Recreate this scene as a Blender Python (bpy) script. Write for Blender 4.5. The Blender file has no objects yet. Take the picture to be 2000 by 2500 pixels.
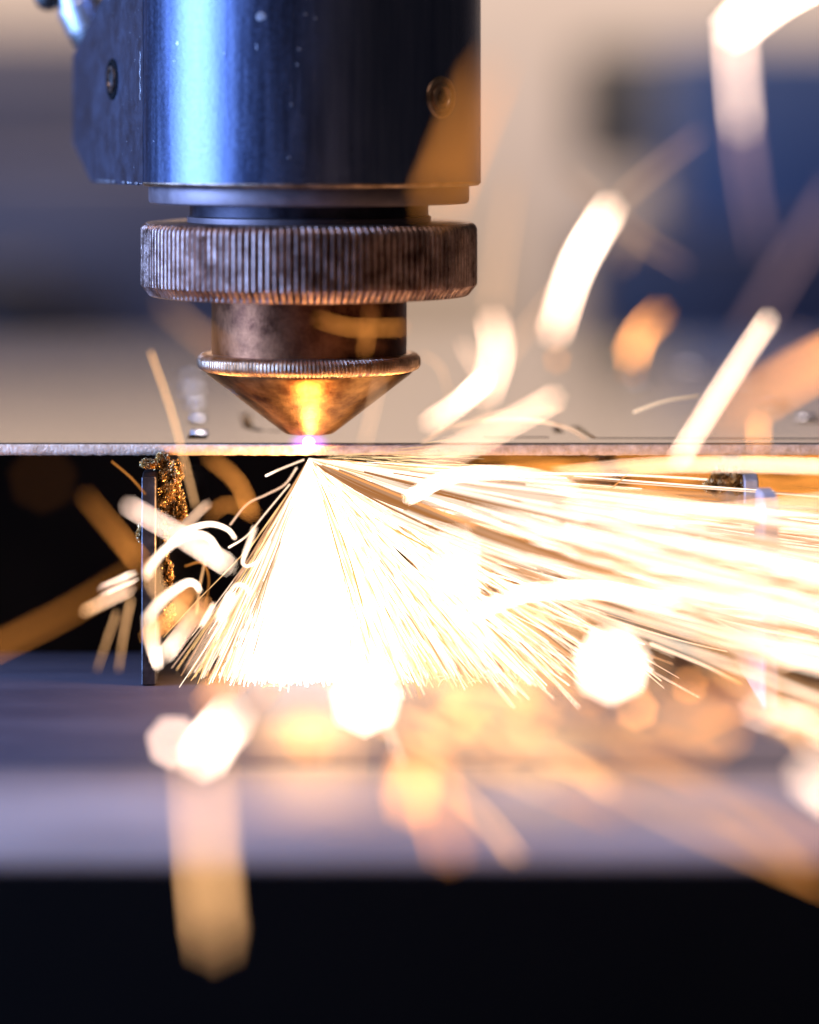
import bpy, bmesh, math, random
import numpy as np
from mathutils import Vector, Matrix, noise
from mathutils.geometry import tessellate_polygon

R = math.radians
rng = random.Random(7)
nrng = np.random.default_rng(11)
scene = bpy.context.scene
C = scene.collection

# ------------------------------------------------------------------ camera, world, lamps, exposure
# 1 unit = 1 cm.  X right, Y into the scene, Z up; origin = nozzle axis on the top of the sheet.
S = 250.0                       # photo pixels per unit in the plane Y = 0
CX, CY, CZ = 0.98, -32.0, 3.128
FOCUS = 31.55
APERTURE = 1.32                 # diameter of the lens opening
cam_d = bpy.data.cameras.new('camera')
cam = bpy.data.objects.new('camera', cam_d); C.objects.link(cam)
cam.location = (CX, CY, CZ); cam.rotation_euler = (R(90), 0, 0)
cam_d.sensor_fit = 'AUTO'; cam_d.sensor_width = 36.0
cam_d.lens = 36.0 * 32.0 / 10.0
cam_d.shift_y = -0.38
cam_d.clip_start = 0.1; cam_d.clip_end = 1000
cam_d.dof.use_dof = True
cam_d.dof.focus_distance = FOCUS
cam_d.dof.aperture_fstop = cam_d.lens / 1000.0 / APERTURE
cam_d.dof.aperture_blades = 7
cam_d.dof.aperture_rotation = R(12)
scene.camera = cam

w = bpy.data.worlds.new('World'); scene.world = w; w.use_nodes = True
w.node_tree.nodes['Background'].inputs[0].default_value = (0.50, 0.46, 0.50, 1)
w.node_tree.nodes['Background'].inputs[1].default_value = 0.10

def lamp(name, kind, loc, power, color, size=1.0, size_y=None, aim=None, radius=0.1):
    d = bpy.data.lights.new(name, kind); d.energy = power; d.color = color
    if kind == 'AREA':
        d.shape = 'RECTANGLE'; d.size = size; d.size_y = size_y or size
    else:
        d.shadow_soft_size = radius
    o = bpy.data.objects.new(name, d); C.objects.link(o); o.location = loc
    if aim is not None:
        o.rotation_euler = (Vector(aim) - Vector(loc)).to_track_quat('-Z', 'Y').to_euler()
    return o

lamp('blue_window_light', 'AREA', (-29, -7.0, 6), 58000, (0.22, 0.42, 1.0), 15, 26, (0, 0, 3))
lamp('ceiling_light', 'AREA', (-14, -18, 28), 4800, (1.0, 0.84, 0.82), 16, 14, (0, -5, -2))
lamp('hall_light', 'AREA', (0, 68, 40), 52000, (1.0, 0.84, 0.70), 70, 18, (0, 96, 17))
lamp('plume_light', 'POINT', (0.02, -0.24, -0.28), 42, (1.0, 0.52, 0.18), radius=0.11)
lamp('plume_light_low', 'POINT', (2.3, -1.6, -0.9), 330, (1.0, 0.58, 0.24), radius=0.4)
lamp('plume_light_middle', 'POINT', (0.04, -1.0, -1.1), 330, (1.0, 0.48, 0.15), radius=0.28)
lamp('plasma_light', 'POINT', (0.0, -0.12, 0.045), 3.0, (0.72, 0.28, 1.0), radius=0.03)

vs = scene.view_settings
scene.display_settings.display_device = 'sRGB'
vs.view_transform = 'Standard'; vs.look = 'None'; vs.exposure = 0.0; vs.gamma = 1.0
cy = scene.cycles
cy.max_bounces = 6; cy.diffuse_bounces = 3; cy.glossy_bounces = 4; cy.transparent_max_bounces = 16
cy.sample_clamp_indirect = 4.0
cy.use_denoising = True
cy.caustics_reflective = False; cy.caustics_refractive = False
cy.use_adaptive_sampling = False

# ------------------------------------------------------------------ helpers
def at(px, py, Y):
    """photo pixel (2000x2500) at depth Y -> point"""
    k = (Y - CY) / 32.0 / S
    return Vector((CX + (px - 1000.0) * k, Y, CZ - (py - 300.0) * k))

def tag(o, label=None, cat=None, group=None, kind=None):
    if label: o['label'] = label
    if cat: o['category'] = cat
    if group: o['group'] = group
    if kind: o['kind'] = kind
    return o

def empty(name, loc, label, cat, group=None):
    o = bpy.data.objects.new(name, None); C.objects.link(o); o.location = loc
    o.empty_display_size = 0.3
    return tag(o, label, cat, group)

def link_mesh(name, me, mat, parent=None, smooth=None):
    o = bpy.data.objects.new(name, me); C.objects.link(o)
    if mat is not None and not me.materials: me.materials.append(mat)
    if parent is not None: o.parent = parent
    if smooth is not None:
        me.shade_smooth() if smooth >= 180 else me.set_sharp_from_angle(angle=R(smooth))
    return o

def from_data(name, v, f, mat, parent=None, smooth=None):
    me = bpy.data.meshes.new(name); me.from_pydata([tuple(p) for p in v], [], f); me.update()
    if smooth is not None:
        me.polygons.foreach_set('use_smooth', [True] * len(me.polygons))
        me.set_sharp_from_angle(angle=R(smooth))
    return link_mesh(name, me, mat, parent)

def from_bm(name, bm, mat, parent=None, smooth=None):
    me = bpy.data.meshes.new(name)
    bmesh.ops.recalc_face_normals(bm, faces=bm.faces)
    bm.to_mesh(me); bm.free()
    if smooth is not None:
        me.polygons.foreach_set('use_smooth', [True] * len(me.polygons))
        me.set_sharp_from_angle(angle=R(smooth))
    return link_mesh(name, me, mat, parent)

def lathe(name, profile, mat, parent, n=192, knurl=0, depth=0.0, kmask=None, smooth=35, loc=(0, 0, 0), cap=True):
    """surface of revolution about Z; kmask marks the profile rows that carry vertical ridges"""
    prof = []
    for i, (r, z) in enumerate(profile):
        prof.append((r, z, 1.0 if (kmask and kmask[i]) else 0.0))
    n = knurl * 8 if knurl else n
    v, f = [], []
    wave = [0.0, -0.06, -0.40, -0.92, -1.0, -0.92, -0.40, -0.06]
    for r, z, m in prof:
        for j in range(n):
            a = 2 * math.pi * j / n
            rr = r
            if m: rr = r + depth * wave[j % 8] * m * (0.85 + 0.3 * noise.noise((j // 8 * 1.7, z * 3, 0)))
            v.append((rr * math.sin(a) + loc[0], -rr * math.cos(a) + loc[1], z + loc[2]))
    for i in range(len(prof) - 1):
        for j in range(n):
            a, b = i * n + j, i * n + (j + 1) % n
            f.append((a, a + n, b + n, b))
    if cap:
        f.append(tuple(range(n))[::1]); f.append(tuple(reversed(range((len(prof) - 1) * n, len(prof) * n))))
    return from_data(name, v, f, mat, parent, smooth)

def add_box(bm, c, s, rot=None, bevel=0.0):
    m = Matrix.Translation(Vector(c))
    if rot is not None: m = m @ rot
    r = bmesh.ops.create_cube(bm, size=1.0, matrix=m @ Matrix.Diagonal((s[0], s[1], s[2], 1)))
    if bevel:
        es = list({e for v in r['verts'] for e in v.link_edges})
        bmesh.ops.bevel(bm, geom=es, offset=bevel, segments=2, profile=0.5, affect='EDGES')

def box(name, c, s, mat, parent=None, bevel=0.02, rot=None):
    bm = bmesh.new(); add_box(bm, c, s, rot, bevel)
    return from_bm(name, bm, mat, parent, 35)

# ------------------------------------------------------------------ materials
def new_mat(name):
    m = bpy.data.materials.new(name); m.use_nodes = True
    nt = m.node_tree
    return m, nt, nt.nodes['Principled BSDF']

def metal(name, c1, c2, rough=(0.25, 0.45), metallic=1.0, scale=3.0, stretch=(1, 1, 1), bump=0.05, speck=None, speck_col=(0.7, 0.7, 0.75), aniso=0.0, fine=60.0, iso=False):
    """worn metal: two base colours by noise, roughness by noise, fine bump, optional bright wear specks"""
    m, nt, b = new_mat(name)
    N, L = nt.nodes, nt.links
    tc = N.new('ShaderNodeTexCoord'); mp = N.new('ShaderNodeMapping')
    mp.inputs['Scale'].default_value = stretch
    L.new(tc.outputs['Object'], mp.inputs['Vector'])
    n1 = N.new('ShaderNodeTexNoise'); n1.inputs['Scale'].default_value = scale; n1.inputs['Detail'].default_value = 6; n1.inputs['Roughness'].default_value = 0.62
    L.new(mp.outputs[0], n1.inputs['Vector'])
    cr = N.new('ShaderNodeValToRGB')
    cr.color_ramp.elements[0].position = 0.35; cr.color_ramp.elements[0].color = (*c1, 1)
    cr.color_ramp.elements[1].position = 0.68; cr.color_ramp.elements[1].color = (*c2, 1)
    L.new(n1.outputs['Fac'], cr.inputs['Fac'])
    n2 = N.new('ShaderNodeTexNoise'); n2.inputs['Scale'].default_value = fine; n2.inputs['Detail'].default_value = 3
    L.new(tc.outputs['Object'] if iso else mp.outputs[0], n2.inputs['Vector'])
    mx = N.new('ShaderNodeMath'); mx.operation = 'MULTIPLY_ADD'; mx.inputs[1].default_value = 0.35
    L.new(n2.outputs['Fac'], mx.inputs[0]); 
    sc = N.new('ShaderNodeMath'); sc.operation = 'MULTIPLY'; sc.inputs[1].default_value = 0.65
    L.new(n1.outputs['Fac'], sc.inputs[0]); L.new(sc.outputs[0], mx.inputs[2])
    mr = N.new('ShaderNodeMapRange'); mr.inputs['From Min'].default_value = 0.3; mr.inputs['From Max'].default_value = 0.7
    mr.inputs['To Min'].default_value = rough[0]; mr.inputs['To Max'].default_value = rough[1]
    L.new(mx.outputs[0], mr.inputs['Value']); L.new(mr.outputs[0], b.inputs['Roughness'])
    col = cr.outputs['Color']
    if speck:
        vn = N.new('ShaderNodeTexNoise'); vn.inputs['Scale'].default_value = speck; vn.inputs['Detail'].default_value = 4; vn.inputs['Roughness'].default_value = 0.7
        L.new(tc.outputs['Object'], vn.inputs['Vector'])
        st = N.new('ShaderNodeMapRange'); st.inputs['From Min'].default_value = 0.70; st.inputs['From Max'].default_value = 0.76
        L.new(vn.outputs['Fac'], st.inputs['Value'])
        mc = N.new('ShaderNodeMixRGB'); mc.inputs['Color2'].default_value = (*speck_col, 1)
        L.new(st.outputs[0], mc.inputs['Fac']); L.new(col, mc.inputs['Color1']); col = mc.outputs['Color']
    L.new(col, b.inputs['Base Color'])
    b.inputs['Metallic'].default_value = metallic
    b.inputs['Anisotropic'].default_value = aniso
    if bump:
        bp = N.new('ShaderNodeBump'); bp.inputs['Strength'].default_value = bump; bp.inputs['Distance'].default_value = 0.02
        L.new(n2.outputs['Fac'], bp.inputs['Height']); L.new(bp.outputs[0], b.inputs['Normal'])
    return m

def paint(name, c1, c2, rough=0.6, scale=0.3):
    return metal(name, c1, c2, (rough - 0.08, rough + 0.08), 0.0, scale, bump=0.02, fine=20)

M = {}
M['gunmetal'] = metal('gunmetal', (0.065, 0.075, 0.125), (0.095, 0.105, 0.16), (0.26, 0.46), 1.0, 6.0, (1.6, 1.6, 0.10), 0.10, fine=26, iso=True)
M['plate_steel'] = metal('plate_steel', (0.066, 0.064, 0.088), (0.092, 0.088, 0.118), (0.36, 0.52), 1.0, 4.0, (1, 1, 1), 0.06)
M['flange'] = metal('flange', (0.13, 0.09, 0.09), (0.18, 0.128, 0.125), (0.45, 0.6), 0.8, 5.0, bump=0.03)
M['collar'] = metal('collar', (0.025, 0.02, 0.025), (0.05, 0.042, 0.05), (0.4, 0.6), 1.0, 5.0)
M['ring'] = metal('ring', (0.16, 0.085, 0.06), (0.50, 0.33, 0.265), (0.26, 0.55), 1.0, 7.0, (1, 1, 1), 0.25, fine=45)
M['copper'] = metal('copper', (0.055, 0.017, 0.008), (0.24, 0.085, 0.035), (0.35, 0.55), 1.0, 3.5, bump=0.08, fine=35)
M['brass_edge'] = metal('brass_edge', (0.42, 0.26, 0.16), (0.72, 0.5, 0.34), (0.25, 0.45), 1.0, 8.0, bump=0.1)
M['cone'] = metal('cone', (0.15, 0.062, 0.02), (0.46, 0.245, 0.085), (0.27, 0.46), 1.0, 4.5, (1, 1, 1), 0.15, fine=40)
M['worn'] = metal('worn', (0.30, 0.28, 0.30), (0.45, 0.42, 0.42), (0.35, 0.5), 1.0, 8.0)
M['lit_edge'] = metal('lit_edge', (0.10, 0.06, 0.04), (0.42, 0.27, 0.18), (0.3, 0.5), 1.0, 6.0, bump=0.3)
M['aluminium'] = metal('aluminium', (0.72, 0.72, 0.76), (0.85, 0.85, 0.88), (0.30, 0.45), 1.0, 4.0, bump=0.02)
M['chrome'] = metal('chrome', (0.75, 0.75, 0.8), (0.85, 0.85, 0.88), (0.12, 0.25), 1.0, 4.0, bump=0.02)
M['rubber'] = metal('rubber', (0.012, 0.010, 0.010), (0.02, 0.016, 0.014), (0.4, 0.6), 0.0, 6.0)
M['screw'] = metal('screw', (0.10, 0.07, 0.06), (0.22, 0.17, 0.15), (0.25, 0.45), 1.0, 12.0, bump=0.2)
M['copper_screw'] = metal('copper_screw', (0.28, 0.16, 0.09), (0.5, 0.32, 0.2), (0.3, 0.5), 1.0, 10.0, bump=0.2)
M['sheet'] = metal('sheet', (0.33, 0.31, 0.265), (0.45, 0.42, 0.36), (0.03, 0.11), 1.0, 1.2, (0.06, 2.6, 1), 0.02, fine=25)
M['sheet_edge'] = metal('sheet_edge', (0.66, 0.41, 0.25), (0.95, 0.68, 0.48), (0.55, 0.75), 0.15, 10.0, (1, 1, 1), 0.45, fine=38)
M['bare'] = metal('bare', (0.8, 0.8, 0.85), (0.9, 0.9, 0.92), (0.15, 0.3), 1.0, 9.0)
M['dark_edge'] = metal('dark_edge', (0.012, 0.010, 0.010), (0.03, 0.022, 0.02), (0.5, 0.7), 0.3, 9.0)
M['slat'] = metal('slat', (0.05, 0.042, 0.042), (0.14, 0.125, 0.13), (0.3, 0.5), 1.0, 5.0, bump=0.2, fine=30)
M['slat_lit'] = metal('slat_lit', (0.36, 0.33, 0.36), (0.55, 0.51, 0.54), (0.4, 0.6), 0.2, 5.0, bump=0.2, fine=30)  # lighter copy of the slat metal, its brightness in the light put into colour
M['slag'] = metal('slag', (0.26, 0.16, 0.06), (0.75, 0.52, 0.24), (0.16, 0.38), 0.9, 9.0, bump=0.7, fine=30)
M['bed'] = metal('bed', (0.048, 0.040, 0.055), (0.075, 0.064, 0.082), (0.45, 0.6), 0.1, 1.2, (0.3, 1, 1), 0.04)
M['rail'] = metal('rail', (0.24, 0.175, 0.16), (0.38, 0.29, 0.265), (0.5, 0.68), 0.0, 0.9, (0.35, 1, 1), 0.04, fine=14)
def shaded_band():  # soft shading from bed to rail, painted into the rail's base colour
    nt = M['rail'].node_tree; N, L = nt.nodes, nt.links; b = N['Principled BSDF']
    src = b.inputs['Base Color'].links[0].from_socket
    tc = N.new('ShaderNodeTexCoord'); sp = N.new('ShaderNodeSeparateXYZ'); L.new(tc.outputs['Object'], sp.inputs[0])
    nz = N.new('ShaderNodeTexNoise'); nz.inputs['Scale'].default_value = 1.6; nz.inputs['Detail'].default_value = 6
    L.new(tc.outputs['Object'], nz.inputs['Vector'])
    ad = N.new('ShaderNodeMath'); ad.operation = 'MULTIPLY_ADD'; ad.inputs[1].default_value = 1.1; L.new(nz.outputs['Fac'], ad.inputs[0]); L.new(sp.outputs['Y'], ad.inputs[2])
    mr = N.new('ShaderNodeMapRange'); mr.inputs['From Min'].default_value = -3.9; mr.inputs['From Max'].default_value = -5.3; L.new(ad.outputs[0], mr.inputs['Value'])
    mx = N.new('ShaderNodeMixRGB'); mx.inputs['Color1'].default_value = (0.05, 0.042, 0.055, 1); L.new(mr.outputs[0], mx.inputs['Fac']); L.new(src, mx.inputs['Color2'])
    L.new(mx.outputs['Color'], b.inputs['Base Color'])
shaded_band()
M['black'] = paint('black', (0.0022, 0.002, 0.0024), (0.004, 0.0035, 0.0036), 0.75)
M['black'].node_tree.nodes['Principled BSDF'].inputs['Specular IOR Level'].default_value = 0.06
M['pit'] = paint('pit', (0.014, 0.006, 0.003), (0.03, 0.013, 0.006), 0.8, 0.5)
M['pit'].node_tree.nodes['Principled BSDF'].inputs['Specular IOR Level'].default_value = 0.04
M['beige'] = paint('beige', (0.54, 0.44, 0.36), (0.60, 0.49, 0.41), 0.6, 0.08)
M['blue'] = paint('blue', (0.098, 0.128, 0.215), (0.118, 0.152, 0.25), 0.5, 0.1)
M['navy'] = paint('navy', (0.036, 0.034, 0.062), (0.05, 0.046, 0.082), 0.5, 0.1)
M['olive'] = paint('olive', (0.045, 0.036, 0.025), (0.075, 0.06, 0.04), 0.6, 0.1)
M['mauve'] = paint('mauve', (0.12, 0.105, 0.12), (0.155, 0.135, 0.15), 0.55, 0.15)
M['slate'] = paint('slate', (0.115, 0.106, 0.142), (0.15, 0.138, 0.18), 0.5, 0.15)
M['umber'] = paint('umber', (0.035, 0.025, 0.022), (0.05, 0.035, 0.03), 0.6, 0.15)

def glow_mat():
    m = bpy.data.materials.new('spark_glow'); m.use_nodes = True
    nt = m.node_tree; N, L = nt.nodes, nt.links
    N.remove(N['Principled BSDF'])
    at_ = N.new('ShaderNodeAttribute'); at_.attribute_name = 'ember_glow'
    em = N.new('ShaderNodeEmission'); em.inputs['Strength'].default_value = 1.0
    L.new(at_.outputs['Color'], em.inputs['Color'])
    L.new(em.outputs[0], N['Material Output'].inputs['Surface'])
    m.cycles.emission_sampling = 'NONE'
    return m
M['glow'] = glow_mat()

# ------------------------------------------------------------------ background: machine hall behind the sheet
def wall_box(name, px0, py0, px1, py1, Y, depth, mat, bevel=0.3):
    a, b = at(px0, py0, Y), at(px1, py1, Y)
    return box(name, ((a.x + b.x) / 2, Y + depth / 2, (a.z + b.z) / 2), (b.x - a.x, depth, a.z - b.z), mat, None, bevel)

hall = box('wall_back', (0, 96, 8), (260, 1, 120), M['beige'], None, 0.05); tag(hall, kind='structure')
o = wall_box('machine_gantry', -900, 70, 640, 440, 74, 8, M['mauve'])
tag(o, 'blurred grey mauve machine beam far behind the head on the left', 'machine beam')
o = wall_box('lower_guard', -900, 400, 640, 1000, 68, 6, M['slate'])
tag(o, 'blurred dark slate blue guard below the grey mauve beam at the left', 'machine guard')
o = wall_box('control_cabinet', 1640, 100, 2700, 640, 66, 10, M['blue'])
tag(o, 'blurred bright blue machine cabinet far behind at the right', 'cabinet')
o = wall_box('drive_motor', 1430, 110, 1640, 420, 78, 8, M['olive'])
tag(o, 'blurred dark olive box left of the bright blue cabinet', 'machine box')
o = wall_box('machine_housing', 1440, 560, 2700, 1000, 64, 8, M['navy'])
tag(o, 'blurred dark navy machine housing below the bright blue cabinet', 'machine housing')
o = wall_box('clamp_block', -220, 660, 90, 780, 60, 4, M['umber'])
tag(o, 'small blurred dark brown block at the far left above the sheet', 'clamp')

# ------------------------------------------------------------------ the sheet being cut
FY = -0.08          # front edge of the sheet
TH = 0.105
sheet = empty('steel_sheet', (0, 0, 0), 'thin brushed steel sheet being cut, with a bright rough front edge', 'metal sheet')

def hole_pts(cx, cy, w_, l_):
    return [(cx - w_ / 2, cy - l_ / 2), (cx + w_ / 2, cy - l_ / 2), (cx + w_ / 2, cy + l_ / 2), (cx - w_ / 2, cy + l_ / 2)]

def on_sheet(px, py):
    """point of the sheet's top seen at a photo pixel"""
    k = (CZ * S) / (py - 300.0)
    return (CX + (px - 1000.0) / S * k, CY + 32.0 * k)

holes, glint_tabs = [], []
spots = [(488, 1058, .26), (486, 1022, .22), (478, 985, .24), (470, 953, .26), (462, 926, .26),
         (1360, 1044, .12), (1888, 986, .34), (1968, 1020, .30), (1690, 897, .5), (1560, 930, .3), (1820, 930, .4)]
for px, py, hw in spots:
    x, y = on_sheet(px, py)
    hw *= 0.75; holes.append(hole_pts(x, y - 0.3, hw, 0.55)); glint_tabs.append((x, y + 0.0, hw))
# cut contours (kerfs) already burnt into the sheet
def band(pts, wd):
    a, b = [], []
    for i, p in enumerate(pts):
        p = Vector(p); q = Vector(pts[min(i + 1, len(pts) - 1)]) - Vector(pts[max(i - 1, 0)])
        n = Vector((-q.y, q.x)).normalized() * wd / 2
        a.append(tuple(p + n)); b.append(tuple(p - n))
    return a + b[::-1]
kerf_lines = [
    [on_sheet(1340, 1068), on_sheet(1180, 1068)],
    [on_sheet(1402, 1042), on_sheet(1452, 1070), on_sheet(2300, 1072)],
    [on_sheet(600, 1012), on_sheet(606, 1044), on_sheet(640, 1053)],
    [on_sheet(655, 1052), on_sheet(690, 1054)],
]
holes += [band(l, 0.10) for l in kerf_lines]

def make_sheet():
    loops = [[(-45, FY), (45, FY), (45, 17), (-45, 17)]] + [h for h in holes if max(p[1] for p in h) < 16.8]
    vl = [[Vector((x, y, 0)) for x, y in l] for l in loops]
    flat = [p for l in vl for p in l]
    tris = tessellate_polygon(vl)
    n = len(flat)
    v = flat + [p + Vector((0, 0, -TH)) for p in flat]
    f = []
    for t in tris:
        a_, b_, c_ = (flat[i] for i in t)
        up = (b_ - a_).cross(c_ - a_).z > 0
        t = tuple(t) if up else tuple(reversed(t))
        f.append(t); f.append(tuple(i + n for i in reversed(t)))
    k = 0
    for l in vl:
        m = len(l)
        for i in range(m):
            f.append((k + i, k + (i + 1) % m, k + (i + 1) % m + n, k + i + n))
        k += m
    return from_data('sheet_top', v, f, M['sheet'], sheet)
make_sheet()
# rough sheared front face: a fine uneven strip, proud of the sheet
def edge_strip():
    nx, rows = 1500, [(0.0, -0.010), (-0.010, -0.002), (-0.016, -0.02), (-0.018, -0.045), (-0.02, -0.065), (-0.016, -0.085), (-0.006, -0.104), (0.0, -0.109)]
    v, f = [], []
    x0, x1 = -8.0, 9.0
    for i in range(nx + 1):
        x = x0 + (x1 - x0) * i / nx
        for j, (dy, z) in enumerate(rows):
            j0 = 0 < j < len(rows) - 1
            d = noise.noise((x * 9, z * 30, 1.3)) * 0.004 + noise.noise((x * 40, z * 40, 7.7)) * 0.003 if j0 else 0
            dz = noise.noise((x * 14, 3.1, 0.0)) * 0.006 + noise.noise((x * 45, 9.1, 0.0)) * 0.005 if j >= len(rows) - 2 else 0
            v.append((x, FY - 0.003 + dy + d, z + dz))
    m = len(rows)
    for i in range(nx):
        for j in range(m - 1):
            a = i * m + j
            f.append((a, a + 1, a + 1 + m, a + m))
    return from_data('sheared_edge', v, f, M['sheet_edge'], sheet, 180)
edge_strip()
bm = bmesh.new(); add_box(bm, (0.5, FY + 0.05, 0.0035), (17, 0.022, 0.004)); from_bm('dark_edge_line', bm, M['dark_edge'], sheet)  # dark strip laid along the top of the front edge
for x, y, hw in glint_tabs:  # added tabs, tilted to catch the ceiling light as glints
    bm = bmesh.new()
    add_box(bm, (x, y, 0.005), (hw * 0.9, 0.06, 0.03), Matrix.Rotation(R(-14), 4, 'Z') @ Matrix.Rotation(R(60), 4, 'X'), 0.006)
    from_bm('glint_tab', bm, M['bare'], sheet, 35)

# ------------------------------------------------------------------ machine bed in front and the pit below
ZB = -2.28
bed = box('machine_bed', (0, -1.4, ZB - 3.0), (90, 5.8, 6.0), M['bed'], None, 0.04); tag(bed, 'dark blue painted steel bed ledge below the sparks', 'machine bed')
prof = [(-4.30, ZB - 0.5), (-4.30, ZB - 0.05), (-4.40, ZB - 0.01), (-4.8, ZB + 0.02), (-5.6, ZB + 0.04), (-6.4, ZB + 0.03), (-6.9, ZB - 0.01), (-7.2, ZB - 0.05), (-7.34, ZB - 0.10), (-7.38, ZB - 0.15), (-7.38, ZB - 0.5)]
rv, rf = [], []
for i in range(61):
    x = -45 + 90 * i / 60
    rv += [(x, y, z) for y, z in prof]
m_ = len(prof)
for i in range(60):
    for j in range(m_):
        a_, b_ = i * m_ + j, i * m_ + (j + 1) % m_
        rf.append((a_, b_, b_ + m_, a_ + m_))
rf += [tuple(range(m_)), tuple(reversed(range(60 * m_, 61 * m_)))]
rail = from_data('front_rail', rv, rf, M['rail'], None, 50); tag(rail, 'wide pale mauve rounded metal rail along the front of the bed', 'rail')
fas = box('black_apron', (0, -5.85, ZB - 3.67), (90, 3.09, 7.0), M['black'], None, 0.02); tag(fas, 'black front panel of the machine under the pale rail', 'machine panel')
pit = box('pit_floor', (0, 9.0, -9.0), (120, 17, 0.5), M['pit'], None, 0.02); tag(pit, kind='structure')
pitw = box('pit_wall', (0, 16.4, -4.8), (120, 0.6, 9.0), M['pit'], None, 0.02); tag(pitw, kind='structure')

# ------------------------------------------------------------------ slats with slag
def slag_clump(name, centers, parent, seed):
    bm = bmesh.new()
    for (c, r) in centers:
        res = bmesh.ops.create_icosphere(bm, subdivisions=5 if r[0] > 0.06 else 4, radius=1.0)
        for v in res['verts']:
            p = v.co.copy(); q = p + Vector((seed, c.z * 3, c.x * 2))
            d = 0.95 + 0.40 * noise.noise(q * 1.5) + 0.42 * (abs(noise.noise(q * 3.6)) - 0.2) + 0.40 * (abs(noise.noise(q * 8.0 + Vector((5, 1, 2)))) - 0.2) + 0.22 * noise.noise(q * 17.0)
            v.co = Vector((c.x + p.x * r[0] * d, c.y + p.y * r[1] * d, c.z + p.z * r[2] * d))
    o = from_bm(name, bm, M['slag'], parent, 50)
    return o

def slat(x, y_front, y_back, teeth, label, thick=0.14, mat='slat'):
    """upright serrated plate running into the depth; teeth = depths of its peaks"""
    s = empty('support_slat', (x, y_front, ZB), label, 'slat', 'support slats under the sheet')
    pts = []
    ys = sorted(teeth)
    first = True
    for y, top in ys:
        pts += [(y - 0.34, top - 0.95 if not first else top - 0.02), (y - 0.30, top - 0.05), (y - 0.16, top), (y + 0.30, top), (y + 0.42, top - 0.06), (y + 0.55, top - 0.75)]
        first = False
    pts.append((y_back, pts[-1][1]))
    low = ZB + 0.006
    poly = [(pts[0][0], low)] + pts + [(y_back, low)]
    bm = bmesh.new()
    a = [bm.verts.new((-thick / 2, y - y_front, z - ZB)) for y, z in poly]
    f = bm.faces.new(a)
    r = bmesh.ops.extrude_face_region(bm, geom=[f])
    for g in r['geom']:
        if isinstance(g, bmesh.types.BMVert): g.co.x = thick / 2
    bmesh.ops.bevel(bm, geom=[e for e in bm.edges], offset=0.012, segments=1, affect='EDGES')
    from_bm('slat_plate', bm, M[mat], s, 30)
    return s

def in_slat(s, p): return p - s.location

pL = at(362, 1170, -0.6)
sl = slat(pL.x, pL.y, 6.0, [(-0.2, -0.24), (1.2, -0.20), (2.6, -0.18)], 'blue grey slat under the sheet left of the spark cone, crusted with golden slag')
cl = []
for px, py, rx, rz in [(402, 1150, 26, 30), (418, 1175, 22, 34), (430, 1150, 18, 26), (404, 1205, 26, 30), (424, 1225, 24, 30), (415, 1255, 28, 28), (440, 1250, 16, 22), (400, 1270, 18, 20), (365, 1132, 22, 12), (397, 1120, 16, 18),
                       (408, 1395, 16, 30), (412, 1430, 12, 22), (414, 1495, 14, 24), (408, 1530, 9, 16), (405, 1330, 9, 30), (345, 1300, 12, 22)]:
    cl.append((in_slat(sl, at(px, py, -0.2 + rng.uniform(-.1, .15))), (rx / S, 0.12, rz / S)))
slag_clump('slag_crust', cl, sl, 3.0)

pR = at(1990, 1210, -5.2)
sr = slat(4.31, -1.9, 6.0, [(-1.5, -0.30), (0.2, -0.30), (2.0, -0.2)], 'slat at the right edge, painted pale as if lit, whose teeth come forward in a row', mat='slat_lit')
cl = []
for px, py, rx, rz in [(1770, 1160, 30, 26), (1745, 1190, 26, 20), (1800, 1180, 18, 24), (1775, 1270, 22, 22), (1790, 1245, 12, 22), (1760, 1285, 12, 12), (1795, 1300, 9, 20)]:
    cl.append((in_slat(sr, at(px, py, 0.1)), (rx / S, 0.12, rz / S)))
slag_clump('slag_crust', cl, sr, 5.0)

sm = slat(3.05, 2.2, 7.0, [(2.6, -0.22), (4.0, -0.2)], 'slat set far back under the sheet, right of the cone, with golden drips')
cl = []
for px, py, rx, rz in [(1490, 1140, 20, 26), (1500, 1180, 13, 28), (1518, 1210, 12, 26), (1525, 1160, 12, 22), (1472, 1125, 18, 14)]:
    cl.append((in_slat(sm, at(px, py, 1.9)), (rx / S, 0.12, rz / S)))
slag_clump('slag_drip', cl, sm, 8.0)

# ------------------------------------------------------------------ laser cutting head
head = empty('laser_cutting_head', (0, 0, 0.084), 'dark steel laser cutting head with a knurled ring and a golden nozzle', 'laser head')
def hl(*a, **k):
    o = lathe(*a, loc=(0, 0, -0.084), **k); return o

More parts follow.
